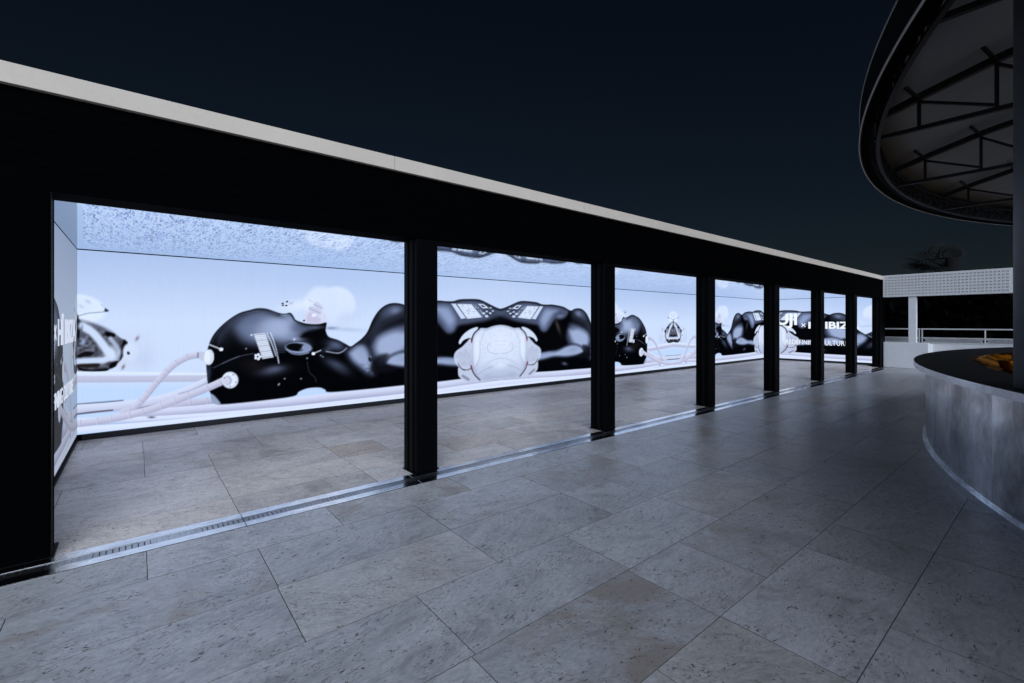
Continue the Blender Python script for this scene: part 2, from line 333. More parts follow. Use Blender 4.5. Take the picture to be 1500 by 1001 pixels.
def paint(x, y, mir):
    """x, y: tracing coordinates of the first picture; mir maps tracing points of the mirrored repeat onto it"""
    C = Canvas(x, y)
    W = (222, 231, 254); LAV = (208, 208, 232); LAVD = (168, 166, 196); K = (3, 4, 8)
    # backdrop
    t = np.clip((y-372)/100, 0, 1)[..., None]
    C.c[:] = np.array((176, 194, 232))*(1-t)+np.array((208, 221, 250))*t
    C.put(np.clip((y-556)/14, 0, 1)*.85, (192, 214, 253))
    C.blob(500, 395, 130, 30, 4, (178, 198, 238), .6)
    # pale sphere behind the face
    C.ell(493, 447, 27.5, 27, 0, (219, 228, 254), .2)
    C.ell(470, 446, 24, 26, 0, (216, 226, 253), .3)
    C.blob(505, 466, 18, 9, -20, (196, 206, 236), .6); C.blob(486, 481, 9, 2.2, 0, (120, 130, 160), .8); C.blob(510, 483, 24, 3, 3, (178, 190, 222), .6)
    C.blob(440, 447, 26, 9, -12, (232, 238, 255), .7)
    # ---- skull at the left axis
    C.ell(118, 452, 37, 20, 10, (224, 234, 255), .25); C.ell(117, 447, 22, 12, 0, (214, 225, 250), .5, op=.6)
    C.blob(129, 442, 4, 2, 35, (170, 184, 214), .7); C.blob(119, 449, 4, 2, 35, (178, 192, 220), .7)
    C.line([(115, 463), (130, 459), (148, 457.5), (156, 456)], 1.3, (120, 136, 172), op=.8)
    C.line([(148, 446), (155, 452), (157, 455)], 1.0, (150, 166, 200), op=.7)
    C.poly([(154, 452), (159, 455), (157, 457), (153, 456)], (40, 46, 66))
    C.ell(198, 512, 30, 32, -20, (206, 217, 246), .6, op=.9); C.blob(214, 528, 12, 14, 30, (196, 208, 238), .6)
    sk = C.cover([(112, 464), (117, 470), (124, 473), (136, 475), (150, 480), (163, 488), (176, 495), (187, 502), (183, 512), (181, 521), (176, 529), (168, 538), (155, 542), (138, 543), (122, 542), (112, 537)], 1.3)
    C.put(sk, (58, 58, 70))
    C.put(sk*np.clip(vnoise(x*.22, y*.3, 3)*1.5-.3, 0, 1)*.75, (128, 130, 148))
    C.poly([(112, 462), (116, 468), (119, 474), (116, 496), (112, 492)], (10, 9, 14), 1.5)
    C.line([(119, 472), (140, 478), (158, 486), (170, 495)], 7, (104, 108, 126), 2.5, op=.8)
    C.poly([(154, 486), (168, 489), (167, 494), (156, 493)], (8, 8, 12), 1.6)
    C.poly([(181, 498), (187, 503), (182, 507), (180, 520), (176, 528), (177, 515)], (8, 8, 12), 1.4)
    C.line([(121, 478), (134, 486), (147, 500), (158, 516), (164, 523)], 12, (206, 219, 246), 2.2)
    C.line([(164, 523), (150, 528), (132, 529), (113, 530)], 9.5, (204, 216, 244), 2.0)
    C.blob(164, 516, 10, 9, 40, (214, 225, 250), .95)
    C.line([(162, 496), (169, 505), (174, 516), (170, 526)], 5.5, (196, 208, 236), 1.8, op=.9)
    for k in range(9):
        a = k/8; px_, py_ = 163+9*math.sin(a*2.2), 498+27*a
        C.line([(px_, py_), (px_+5, py_+1.5)], .8, (118, 126, 150), op=.7, smooth=False)
    C.blob(122, 501, 3.5, 6, 10, (168, 184, 220), .9); C.blob(119, 484, 2, 7, 10, (92, 100, 124), .9)
    C.poly([(113, 521), (125, 515), (137, 517), (133, 521), (122, 523), (113, 524)], (16, 15, 20), 1.6)
    C.poly([(114, 534), (128, 533), (146, 533), (143, 538), (128, 539), (116, 538)], (34, 30, 30), 1.8)
    C.poly([(113, 535), (120, 540), (140, 541.5), (158, 540), (156, 543.5), (136, 545), (117, 543)], (6, 6, 9), 1.4)
    C.poly([(162, 533), (172, 529), (170, 536), (160, 540)], (8, 8, 12), 1.4)
    C.ell(191, 516, 11, 13, 0, (214, 224, 248), .3); C.ell(188, 517.5, 2, 2.6, -30, (24, 26, 38), .5)
    C.blob(201, 496, 2.2, 4, 30, (120, 96, 112), .75); C.ell(181, 534, 10, 6, -20, (208, 216, 240), .35); C.blob(180.5, 538, 2, 4, 25, (112, 88, 100), .8)
    C.blob(207, 525, 16, 13, -30, (198, 209, 238), .5)
    # ---- tubes on the floor, back to front
    C.tube([(112, 548), (200, 548.5), (303, 550)], 7, (226, 234, 255), (206, 216, 246))
    C.tube([(112, 556), (200, 555.5), (303, 554.5)], 9.5, (196, 198, 224), (180, 180, 208))
    C.line([(112, 592.5), (150, 589.5), (180, 587)], 1.8, (70, 76, 98), op=.8)
    C.tube([(303, 560), (270, 575), (235, 586), (200, 592), (160, 597), (112, 600)], 14, (216, 221, 246), (178, 180, 210))
    C.line([(112, 607), (140, 603.5), (165, 601)], 2, (44, 46, 62), op=.85)
    C.line([(196, 600), (225, 594), (250, 588)], 1.6, (88, 90, 116), op=.7)
    C.line([(262, 577), (280, 572), (303, 561)], 1.6, (132, 140, 174), op=.6)
    C.tube([(318, 586), (290, 589), (258, 594), (228, 602)], 10, (204, 203, 228), (160, 158, 188), rings=26)
    C.tube([(205, 606), (240, 604), (300, 599.5), (380, 592.5), (430, 588.5), (500, 580.5), (589, 571.5), (640, 566), (700, 557), (736, 551)], 12.5, (216, 220, 246), (158, 158, 192))
    C.line([(218, 612), (262, 610), (320, 606), (430, 596), (589, 579), (690, 566), (736, 559.5)], 1.6, (104, 106, 140), op=.6)
    C.tube([(112, 617), (170, 615), (230, 613.5), (330, 607), (430, 598.5), (589, 581), (690, 567), (736, 561)], 8, (224, 230, 254), (196, 202, 234))
    C.line([(112, 623), (190, 619.5), (300, 611), (430, 601.5), (589, 584.5), (736, 564)], 1.5, (150, 156, 194), op=.6)
    C.tube([(112, 630), (200, 624), (330, 612), (430, 603.5), (589, 586), (736, 568)], 9, (224, 231, 255), (208, 216, 246))
    C.blob(222, 611.5, 5, 1.4, 0, (40, 42, 60), .8)
    # ---- the reclining figure
    knee = [mir(*p) for p in [(869, 487), (860, 463), (854, 455.5), (845, 452), (838, 453.2), (834.5, 454.7), (829, 452), (824, 449.5), (812, 447), (792.5, 445.7)]]
    fig = [(302.3, 534), (303, 521), (305, 509), (311, 494), (321.3, 480.7), (335.5, 468.4), (350.7, 459), (366, 454.5), (377.3, 451.9), (388.7, 452.3), (398, 455), (405.7, 458), (413, 459.8), (419, 459.8), (424.7, 458.6), (428, 461), (430.5, 465), (433, 469), (440, 472), (450, 474.5), (466.4, 475), (476, 472.8), (478.4, 474), (477.5, 480), (477.2, 485), (481.6, 493.5), (494.9, 498.2), (506.3, 504), (513.9, 507.7), (521.4, 503), (531, 495.4), (538.5, 485.9), (546, 468.8), (555.6, 454.6), (567, 446.4), (578.4, 444.2), (590, 446), (598, 449.5), (606, 447.5), (618, 443), (641, 440.8), (652.4, 441.6), (663.6, 441.6), (673, 439), (686, 438.4), (698.7, 438.7), (706.7, 440.8), (718, 446.4), (727.5, 451), (736, 453.5), (745, 455), (745, 560), (736, 549), (641, 559.5), (589, 564.8), (540, 570), (484.4, 574.7), (476, 571), (468, 568), (451, 569), (438, 574), (429.4, 580.8), (385, 587), (325, 592.7), (318.5, 589), (309, 577.5), (304.5, 562)]
    F = C.cover(fig, 1.1)
    C.put(F, K)
    B = lambda *a, **k: C.blob(*a, mask=F, **k)
    H1, H2, H3 = (150, 163, 200), (104, 114, 146), (58, 63, 84)
    # head
    C.poly([(338, 478), (352, 466), (368, 459), (385, 456.5), (400, 461), (414, 465), (427, 464), (433, 473), (440, 484), (434, 496), (416, 503), (398, 500), (380, 504), (362, 500), (348, 490)], (112, 123, 156), 12, mask=F)
    C.dome([(356, 478), (374, 464), (396, 461), (414, 464), (427, 465), (435, 477), (440, 488), (430, 499), (408, 500), (388, 498), (370, 496)], (168, 181, 216), 16, mask=F, op=.85, lo=5)
    C.dome([(318, 492), (328, 479), (342, 468), (352, 464), (350, 470), (338, 482), (328, 498), (320, 506)], (70, 77, 102), 7, mask=F, op=.8, lo=4)
    C.line([(311, 500), (320, 486), (333, 473), (350, 462.5), (366, 457.5), (380, 455.5)], 1.2, (96, 104, 134), 1.2, op=.6, mask=F)
    B(415, 474, 16, 9, 5, (166, 180, 216), .6); B(372, 468, 28, 10, -22, (86, 95, 124), .6)
    B(366, 484, 20, 16, -40, (92, 102, 134), .6); B(334, 486, 22, 8, -52, (52, 57, 76), .6); B(424, 467, 9, 7, 30, (138, 150, 186), .7)
    B(331, 497, 12, 20, 20, (22, 24, 32), .6); B(325, 540, 20, 30, 0, (5, 6, 10), .9); B(350, 530, 34, 12, -10, (9, 10, 15), .9)
    B(305.5, 548, 3.5, 18, 6, (72, 82, 112), .55); B(311, 500, 4, 14, 32, (34, 38, 52), .6)
    C.line([(306, 506), (313, 491), (324, 478.5), (338, 467), (352, 459.5), (368, 455), (378, 453), (390, 453.6), (404, 458)], 2.2, (30, 33, 46), op=.8, mask=F)
    B(415, 460.5, 6, 2.2, 5, (176, 189, 224), .85); B(408, 461, 3, 2, 20, (14, 16, 24), .6); B(402, 460, 8, 3, 22, (66, 73, 98), .7)
    C.line([(404, 456.5), (414, 459.8), (424, 458.8), (429, 464), (433, 469.5), (444, 473.5), (458, 475.5), (477, 473.5)], 2.6, (6, 7, 12), op=.95, mask=F)
    B(445, 483, 16, 6, 12, (84, 93, 122), .8); B(460, 480, 16, 3.2, 0, (88, 96, 124), .8); B(434, 484, 10, 10, 0, (96, 106, 138), .6)
    C.poly([(442, 492), (450, 486), (464, 484), (475, 482), (478, 490), (480, 499), (474, 506), (462, 509), (448, 505), (440, 499)], (5, 6, 10), 3.0, mask=F)
    B(430, 495, 10, 5, 30, (120, 132, 168), .55); B(436, 497, 13, 3, 5, (146, 160, 196), .6)
    B(398, 543, 21, 7, -8, (82, 88, 116), .75); B(404, 540, 12, 4, -8, (100, 108, 138), .5); B(372, 535, 16, 9, 0, (26, 24, 26), .7)
    C.line([(313, 539), (335, 528), (356, 521), (372, 518)], .9, (120, 128, 156), op=.6, mask=F)
    C.line([(326, 533), (350, 522)], .8, (150, 160, 190), op=.5, mask=F)
    # ear
    C.ell(437.5, 510, 20.5, 9.2, 3, (70, 78, 104), .15, mask=F); C.ell(437, 509.5, 19, 8, 3, (150, 162, 196), .2, mask=F); C.ell(434.5, 508.8, 15.5, 6, 3, (6, 7, 11), .25, mask=F)
    C.ell(448, 510, 6, 5.5, 0, (134, 146, 182), .4, mask=F); C.blob(441, 513.5, 2, 3, 0, (120, 130, 164), .8); B(446, 503, 9, 2.5, 8, (120, 132, 166), .6)
    C.line([(420, 512), (428, 518), (440, 519.5), (452, 517)], 1.6, (150, 162, 198), op=.8, mask=F)
    B(431, 497.5, 1.6, 1.6, 0, (230, 236, 255), .9)
    # printed label on the temple
    q = [(371.5, 489.5), (388.5, 488), (401, 523.5), (384.5, 526.2)]
    C.poly(q, (222, 229, 248), .8, smooth=False)
    for k in range(13):
        a = (k+.6)/13.3; p0 = (371.5+13*a, 489.5+36.7*a); p1 = (388.5+12.5*a, 488+35.5*a)
        C.line([p0, p1], .7 if k % 3 else 1.3, (120, 124, 146), op=.65, smooth=False, soft=.5)
    C.line([(391.5, 488.5), (398, 503), (404.5, 521)], 2.2, (196, 205, 230), op=.9); C.line([(396, 488), (401, 500), (405, 514), (408.5, 532)], 1.6, (214, 222, 244), op=.95)
    C.line([(393.7, 489), (400, 503), (406, 522)], .9, (40, 44, 60), op=.9)
    for k in range(10):
        yy = 496+k*2.3; C.line([(406, yy), (421-.4*k, yy-.5)], .7, (126, 138, 172), op=.5, smooth=False, mask=F)
    for a in range(0, 360, 72): C.ell(377.5+3.4*math.cos(math.radians(a)), 522.8+3.2*math.sin(math.radians(a)), 2.1, 2.0, 0, (226, 232, 250), .4)
    C.ell(368.5, 491, 2, 1.6, 0, (190, 200, 226), .5)
    # pins and sockets
    C.line([(306.5, 505), (323, 511.5)], 1.6, (226, 230, 246), smooth=False); C.ell(324, 512, 3, 2.6, 0, (230, 234, 250), .3)
    C.line([(459, 518), (470, 513.5)], 1.4, (222, 228, 246), smooth=False); C.ell(459, 518.3, 2.6, 2.3, 0, (236, 240, 252), .3)
    for px_, py_ in [(360.5, 511), (417, 555), (408, 564), (409, 562.5), (470, 521), (473, 523), (450, 525), (441, 555)]: C.blob(px_, py_, 1.3, 1.1, 0, (200, 208, 228), .8)
    C.line([(450, 530), (453, 545), (461, 553), (463, 560)], .8, (96, 104, 130), op=.5)
    C.tube([(302, 521), (288, 520.5), (272, 524.5), (252, 537), (230, 560), (212, 582), (197, 597), (180, 604)], 9.2, (208, 208, 232), (164, 162, 192), rings=19)
    C.tube([(333, 555), (310, 566), (270, 582), (230, 597), (190, 608), (150, 616), (112, 621)], 10.5, (210, 210, 234), (166, 164, 194), rings=24)
    C.ell(297, 522, 6, 6.5, 0, (196, 200, 224), .2); C.ell(306, 523.5, 7.5, 11.5, 4, (214, 219, 238), .12); C.ell(304, 523, 4.5, 9.5, 4, (232, 236, 250), .2); C.ell(290, 520.5, 1.6, 4.5, 0, (140, 142, 168), .4)
    C.ell(337, 557, 12.2, 12.2, 0, (206, 212, 234), .1); C.ell(336.5, 556.5, 10.3, 10.3, 0, (228, 233, 250), .15); C.ell(333.5, 557.5, 6.4, 7, 0, (178, 184, 210), .2); C.ell(331.5, 558, 5, 5.4, 0, (206, 207, 230), .3)
    for a in (20, 90, 200, 300): C.blob(337+9*math.cos(math.radians(a)), 557+9*math.sin(math.radians(a)), .9, .9, 0, (40, 44, 60), .8)
    C.poly([(309, 578), (314, 580), (323, 591), (320, 593), (311, 590)], (150, 160, 190), 1.2)
    # mask on the mouth
    C.poly([(444, 470), (447, 460), (454, 453), (463, 450), (472, 455), (478, 462), (478, 471), (466, 474), (452, 473.5)], (214, 214, 238), 2.2, op=.85)
    C.poly([(449, 471), (453, 458), (462, 462), (470, 468), (466, 473.5)], (196, 190, 218), 2.5, op=.8)
    C.poly([(459, 446), (464, 442), (472, 448), (471, 453), (465, 453)], (206, 209, 234), 1.2); C.poly([(452, 452), (457, 449), (470, 455), (468, 461), (458, 459)], (202, 203, 230), 1.4)
    C.line([(460, 446), (472, 452)], 1.2, (150, 150, 182), op=.7); C.line([(453, 452), (469, 459)], 1.2, (156, 156, 188), op=.7); C.line([(452, 439), (458, 443)], 1.0, (176, 180, 208), op=.7)
    C.ell(460, 462, 3.6, 2.4, -20, (234, 236, 252), .4); C.ell(445.5, 470, 1.6, 1.3, 20, (12, 14, 20), .4)
    for px_, py_ in [(414, 444.8), (414.5, 447.6), (420.5, 442.2), (419.5, 447.8)]: C.ell(px_, py_, 1.8, 1.1, -12, (14, 16, 24), .5)
    for k in range(3): C.line([(424, 443.5+k*1.3), (429, 442.6+k*1.3)], .6, (150, 160, 190), op=.6, smooth=False)
    # neck and chest
    B(492, 506, 13, 7, 16, (96, 106, 138), .85); B(482, 511, 11, 4, -20, (76, 84, 112), .6)
    C.line([(478, 515), (494, 517.5), (502, 515), (508, 510)], 1.4, (196, 206, 232), op=.85, mask=F)
    B(493, 535, 18, 6.5, 26, (72, 80, 106), .85); B(500, 543, 12, 5, 28, (48, 52, 68), .5)
    C.poly([(508, 516), (520, 506), (533, 503), (541, 512), (546, 530), (549, 548), (540, 549), (526, 540), (514, 530)], (70, 78, 104), 7, mask=F, op=.95)
    C.dome([(510, 517), (520, 508), (532, 505), (540, 513), (545, 531), (546, 545), (538, 545), (526, 538), (515, 529)], (166, 179, 216), 9, mask=F, op=.9, lo=2)
    B(527, 514, 9, 7, 40, (150, 163, 200), .6); B(538, 536, 7, 9, -20, (140, 152, 188), .6)
    C.put(F*np.clip(vnoise(x*.5, y*.5, 8)*2-1.1, 0, 1)*np.exp(-((x-540)/14)**2-((y-545)/11)**2)*.8, (10, 11, 16))
    C.poly([(547, 505), (556, 495), (568, 485), (580, 478), (594, 474), (604, 480), (604, 515), (590, 514), (574, 519), (561, 533), (554, 530), (549, 516)], (62, 69, 92), 8, mask=F, op=.95)
    C.dome([(551, 505), (560, 494), (572, 485), (584, 480), (596, 480), (600, 490), (594, 506), (580, 512), (568, 520), (560, 530), (554, 524)], (172, 186, 222), 11, mask=F, op=.92, lo=3)
    B(585, 488, 12, 5, -25, (190, 203, 236), .4); B(570, 512, 10, 10, -40, (146, 158, 195), .5)
    C.line([(543, 506), (548, 518), (550, 530), (551, 549)], 4, (10, 11, 17), 2.2, op=.9, mask=F); C.ell(542.5, 526, 3, 4, 0, (30, 33, 46), .4, mask=F); C.blob(543, 523, 1.3, 1.6, 0, (190, 200, 226), .7)
    C.line([(553, 494), (550, 503), (543, 509)], 1.0, (176, 188, 218), op=.5, mask=F)
    B(552, 478, 8, 26, 28, (48, 53, 70), .85); B(578, 455, 15, 9, -12, (122, 134, 170), .9); B(566, 462, 10, 10, -40, (72, 80, 106), .6)
    C.line([(534, 497), (550, 484), (568, 473), (592, 462)], 9, (38, 41, 54), 4.5, op=.75, mask=F)
    C.line([(516, 508), (528, 499), (540, 486), (548, 468), (557, 455), (567, 447.5), (579, 445.2), (590, 447)], 2.4, (24, 26, 36), op=.7, mask=F)
    for px_, py_ in [(579, 497), (584, 501), (572, 504), (575, 509), (590, 494), (586, 508)]: C.blob(px_, py_, 1.3, 1.1, 0, (24, 28, 42), .85); C.blob(px_-1, py_-1.2, 1.0, .8, 0, (206, 216, 240), .5)
    # arm and shoulder behind the first post (traced from the mirrored repeat)
    M = lambda x_, y_: mir(x_, y_)
    def MB(x_, y_, rx, ry, ang, col, op): p = mir(x_, y_); s_ = mir(x_+5, y_); k = abs(p[0]-s_[0])/5; C.blob(p[0], p[1], rx*k, ry*1.17, -ang, col, op, mask=F)
    C.poly([M(*p) for p in [(820, 455), (808, 456), (800, 468), (795, 482), (790, 500), (800, 520), (815, 515), (830, 506), (828, 485), (824, 470)]], (5, 6, 10), 4, mask=F, op=.9)
    C.ell(*M(821, 458), 15, 11, 10, (112, 124, 158), .8, mask=F); C.blob(*M(817, 459), 8, 6, 0, (160, 173, 208), .7, mask=F)
    MB(817, 478, 2.2, 13, -22, (70, 66, 64), .8)
    C.poly([M(*p) for p in [(831, 483), (838, 478), (850, 478), (862, 486), (866, 500), (860, 515), (848, 512), (836, 504), (830, 496)]], (64, 71, 95), 6, mask=F, op=.95); C.dome([M(*p) for p in [(832, 484), (840, 480), (850, 480), (861, 487), (864, 500), (858, 512), (848, 510), (837, 502)]], (170, 184, 220), 11, mask=F, op=.9, lo=3)
    fore = [M(*p) for p in [(735, 527), (770, 521), (800, 515), (815, 513), (830, 506), (842, 504), (852, 508), (855, 516), (846, 521), (830, 524), (812, 524), (795, 528), (760, 534), (735, 537)]]
    C.poly(fore, (46, 51, 70), 3.6, mask=F); C.dome(fore, (172, 186, 222), 6.5, mask=F, op=.9, lo=0); fo = C.cover(fore, 2.5)*F
    C.blob(*M(840, 512), 14, 7, 8, (142, 155, 192), .7, mask=fo); C.blob(*M(795, 520), 30, 5, 8, (146, 159, 196), .8, mask=fo)
    C.poly([M(*p) for p in [(853, 506), (862, 508), (866, 522), (852, 525), (846, 522), (855, 516)]], (14, 16, 24), 4, mask=F, op=.8)
    MB(827, 533, 4, 2.5, 20, (96, 104, 134), .8)
    # belly: grey sheen along the top with a soft lower edge
    C.poly([(606, 449), (620, 444.5), (645, 442), (663, 443), (680, 440), (700, 441), (716, 448), (728, 453), (745, 456), (745, 462), (728, 464), (712, 470), (690, 474), (668, 478), (664, 486), (656, 488), (646, 478), (632, 462), (612, 458)], (74, 82, 108), 4, mask=F)
    C.poly([(620, 449), (645, 446), (660, 447), (668, 458), (672, 470), (665, 484), (655, 485), (646, 474), (634, 458)], (80, 89, 118), 5, mask=F, op=.95); C.dome([(628, 450), (645, 447), (658, 449), (666, 460), (669, 470), (664, 481), (656, 481), (648, 471), (638, 458)], (150, 164, 202), 9, mask=F, op=.9, lo=3)
    B(660, 480, 7, 6, 0, (110, 122, 158), .5)
    C.line([(606, 450), (622, 444.5), (642, 442), (663, 442.8), (674, 440.5), (688, 439.5), (700, 440), (708, 442.5), (720, 449), (734, 454.5), (745, 456)], 3.2, (34, 37, 50), op=.85, mask=F)
    B(690, 446, 22, 3.4, 0, (98, 108, 138), .55); B(716, 458, 16, 6, 24, (52, 57, 76), .7)
    # printed patches on the belly
    C.poly([(661, 445), (668, 445.2), (683, 466.2), (675.5, 467.5)], (206, 217, 245), .9, smooth=False, mask=F)
    C.poly([(669.5, 445.5), (690.5, 445.8), (706.5, 465), (684, 467.3)], (220, 229, 252), .9, smooth=False, mask=F)
    pa = C.cover([(670, 446.5), (690, 446.8), (705, 464.2), (684.5, 466.3)], .8, False)
    C.put(pa*np.clip(vnoise(x*.9, y*1.1, 4)*3-2.05, 0, 1), (96, 104, 132))
    pb = C.cover([(692, 446), (698, 446), (713, 463), (707, 464.5)], .8, False); C.put(pb*np.clip(vnoise(x*1.1, y*1.3, 6)*3-1.3, 0, 1)*.8, (176, 188, 220))
    C.poly([(700, 445.3), (708, 445.6), (716, 451.5), (707, 452)], (216, 226, 250), .8, smooth=False, mask=F); C.poly([(704, 447), (707.5, 447.2), (711, 450), (707, 450.3)], (44, 48, 66), .7, smooth=False)
    for qx, qy, w_, h_ in [(706, 458, 4, 2.6), (711, 455.6, 3, 1.8), (710, 462, 4.5, 2.8), (716, 458, 3.2, 2), (720, 455, 2.6, 1.5), (716.5, 450.6, 3, 1.2)]:
        C.poly([(qx, qy), (qx+w_, qy-.3), (qx+w_+1.2, qy+h_), (qx+1.2, qy+h_+.3)], (206, 216, 244), .7, smooth=False, mask=F)
    C.line([(668.7, 446), (683.6, 466.6)], 1.0, (60, 66, 88), op=.8, smooth=False)
    # ---- pale helmet-like shell in front
    C.poly([(700, 479.5), (690, 482), (681, 488), (675, 495), (672, 501.5), (674, 504.5), (679, 499), (687, 496), (693, 497), (697, 488)], (214, 221, 244), 1.0)
    C.poly([(676, 504), (680, 498.5), (688, 495.5), (692, 498), (688, 500), (683, 503)], (8, 8, 12), 1.1)
    C.poly([(690, 497), (684, 501), (677, 508), (668.4, 514.3), (665, 521), (666, 530), (671, 537), (681, 542.5), (690, 540), (696, 520)], (198, 205, 230), 1.1)
    C.poly([(670, 517), (680, 515), (690, 517), (691, 533), (684, 538), (675, 533)], (184, 190, 216), 3, op=.7)
    C.put(C.cover([(668, 514), (690, 512), (692, 538), (674, 538)], 3)*np.clip(vnoise(x*.3, y*.3, 2)*1.6-.6, 0, 1)*.5, (164, 170, 198))
    C.poly([(672, 538), (671, 546), (673, 552.6), (682.7, 559), (702, 559), (697, 548), (690, 540), (680, 543)], (194, 200, 226), 1.1)
    C.line([(671, 533), (676, 540), (684, 542), (690, 540)], 1.2, (70, 60, 70), op=.85)
    C.line([(678, 551), (686, 556)], 3.6, (120, 122, 146), 1.2, op=.8)
    shell = C.cover([(748, 477.5), (732.3, 476.4), (722, 478), (713, 481), (704, 481), (697, 485), (692, 494), (691, 506), (690.5, 520), (691, 535), (694, 545), (701, 555), (712, 557), (724, 554), (748, 553)], 1.0)
    C.put(shell, (214, 221, 244))
    C.blob(737, 500, 34, 20, 0, (228, 235, 254), .7, mask=shell); C.blob(733, 548, 44, 10, 0, (176, 184, 212), .75, mask=shell); C.blob(694, 540, 9, 16, 0, (178, 186, 214), .7, mask=shell)
    C.blob(733, 535, 10, 5, 0, (226, 232, 252), .6, mask=shell); C.blob(716, 540, 8, 6, 30, (190, 197, 222), .5, mask=shell); C.blob(714, 552, 9, 4, 0, (160, 168, 198), .6, mask=shell)
    C.put(shell*np.clip(vnoise(x*.35, y*.35, 12)*1.5-.8, 0, 1)*.35, (186, 194, 222))
    C.line([(748, 478), (732, 477), (722, 479), (713, 482), (704, 482), (698, 486), (693, 494), (692, 506), (691.5, 520), (692, 535), (695, 545), (702, 554), (713, 556), (726, 553), (748, 552)], 3.0, (150, 158, 188), 2.0, op=.55, mask=shell)
    C.dome([(694, 500), (702, 492), (706, 505), (704, 522), (699, 534), (694, 536)], (232, 238, 255), 5, mask=shell, op=.6)
    C.line([(712, 483), (708, 490), (705, 500)], 1.0, (168, 176, 204), op=.6, mask=shell)
    C.line([(706, 540), (716, 531), (724, 527), (733, 525), (745, 525)], 1.2, (186, 193, 220), 1.5, op=.7, mask=shell); C.line([(700, 549), (712, 541), (722, 537)], 1.0, (150, 157, 184), 1.2, op=.6, mask=shell)
    C.line([(702, 482), (696, 487), (692.5, 493), (691, 500)], 1.7, (22, 20, 28), op=.9); C.line([(691, 497), (690.8, 502)], 1.3, (150, 40, 60), op=.9, smooth=False)
    C.line([(690, 536), (692, 543), (696, 550), (703, 557)], 1.6, (40, 24, 34), op=.9); C.line([(690, 536.5), (691, 541)], 1.3, (160, 40, 60), op=.85, smooth=False)
    C.line([(703, 500), (703, 520), (699, 533), (693, 540)], .9, (160, 168, 196), op=.7)
    C.line([(716, 504), (714, 509), (716, 515), (724, 518), (730, 518.5)], .7, (150, 158, 188), op=.6); C.line([(716, 504), (724, 500), (738, 499)], .6, (186, 194, 220), op=.4)
    C.blob(719, 507, .7, .9, 0, (130, 138, 166), .6)
    for px_, py_ in [(706, 505), (707, 512)]: C.blob(px_, py_, .7, .7, 0, (150, 158, 186), .5)
    # fine vertical structure of the panels
    C.c *= (1+.006*(vnoise(x*.9, y*.05, 21)-.5)*2)[..., None]
    C.c *= np.array((.965, .99, 1.0))
    return np.clip(C.c, 0, 255)
# ------------------------------------------------------------------ measured places (m): X runs along the pavilion, Y into it
X0, X1, YB = -.646, 21.45, 8.55                       # side screens and back screen
ZS0, ZS1, ZC = .078, 2.592, 2.60                      # screen bottom, top, ceiling
YF, YI = 4.38, 4.66                                   # front and inner face of the posts
XE = 20.85                                            # end wall of the terrace
XT = [X0, 6.62, 14.0, X1]                             # axes of the mirrored picture
# ------------------------------------------------------------------ ground and floor
bm = bmesh.new(); box(bm, -600, 1200, -600, 900, -2.4, -2.0); tag(obj('ground', bm, M['soil']), kind='structure')
floor = boxo('floor', (-9, 24.5, -13, 12, -.5, -.03), M['grout']); tag(floor, kind='structure')
GAP, TW, TL = .003, .607, 1.213
tile_mesh = {}
def floor_tile(x0, x1, y0, y1):
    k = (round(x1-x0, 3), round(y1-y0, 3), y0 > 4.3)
    if k not in tile_mesh:
        bm = bmesh.new(); w, h = (x1-x0-GAP)/2, (y1-y0-GAP)/2
        box(bm, -w, w, -h, h, -.0285, 0)
        bmesh.ops.bevel(bm, geom=[e for e in bm.edges if e.verts[0].co.z > -.001 and e.verts[1].co.z > -.001], offset=.0008, segments=1, affect='EDGES')
        tm = tile_mesh[k] = mesh_of('floor_tile', bm, M['stone_inside_lit' if y0 > 4.3 else 'stone']); tm.materials.append(M['grout'])
        for p in tm.polygons:
            if p.normal.z < .9: p.material_index = 1
    o = link(bpy.data.objects.new('floor_tile', tile_mesh[k]), floor)
    o.location = ((x0+x1)/2, (y0+y1)/2, random.uniform(-.0006, .0006))
row_off = {3: 1.26, 2: 2.45, 4: .65, 1: .64, 0: 1.85}
D0, D1 = 4.105, 4.405                                 # the drain's cut through the paving
for r in range(-2, 15):
    y0, y1 = r*TW+.003, (r+1)*TW+.003
    if y1 > YB+.1: break
    off = row_off.get(r, .05 if r % 2 else .65)
    if r >= 5: off = [.05, .65][(r*7 % 3) == 0]
    x = off-TL*math.ceil((off+2.6)/TL); xmax = XE if y0 < 4.3 else X1+.05
    if r < 0: xmax = 9
    while x < xmax-.05:
        w = TL if random.random() > .16 else TL/2
        xa, xb = x, min(x+w, xmax); x += w
        pxl, _ = proj(max(xb, .3), max(y0, .0), 0)
        if (xb*ex[1]+y1*ey[1]) < 1.2 and (xb*ex[1]+y0*ey[1]) < 1.2: continue
        if y0 < D0 < y1: floor_tile(xa, xb, y0, D0)
        elif y0 < D1 < y1: floor_tile(xa, xb, D1, y1)
        else: floor_tile(xa, xb, y0, y1)
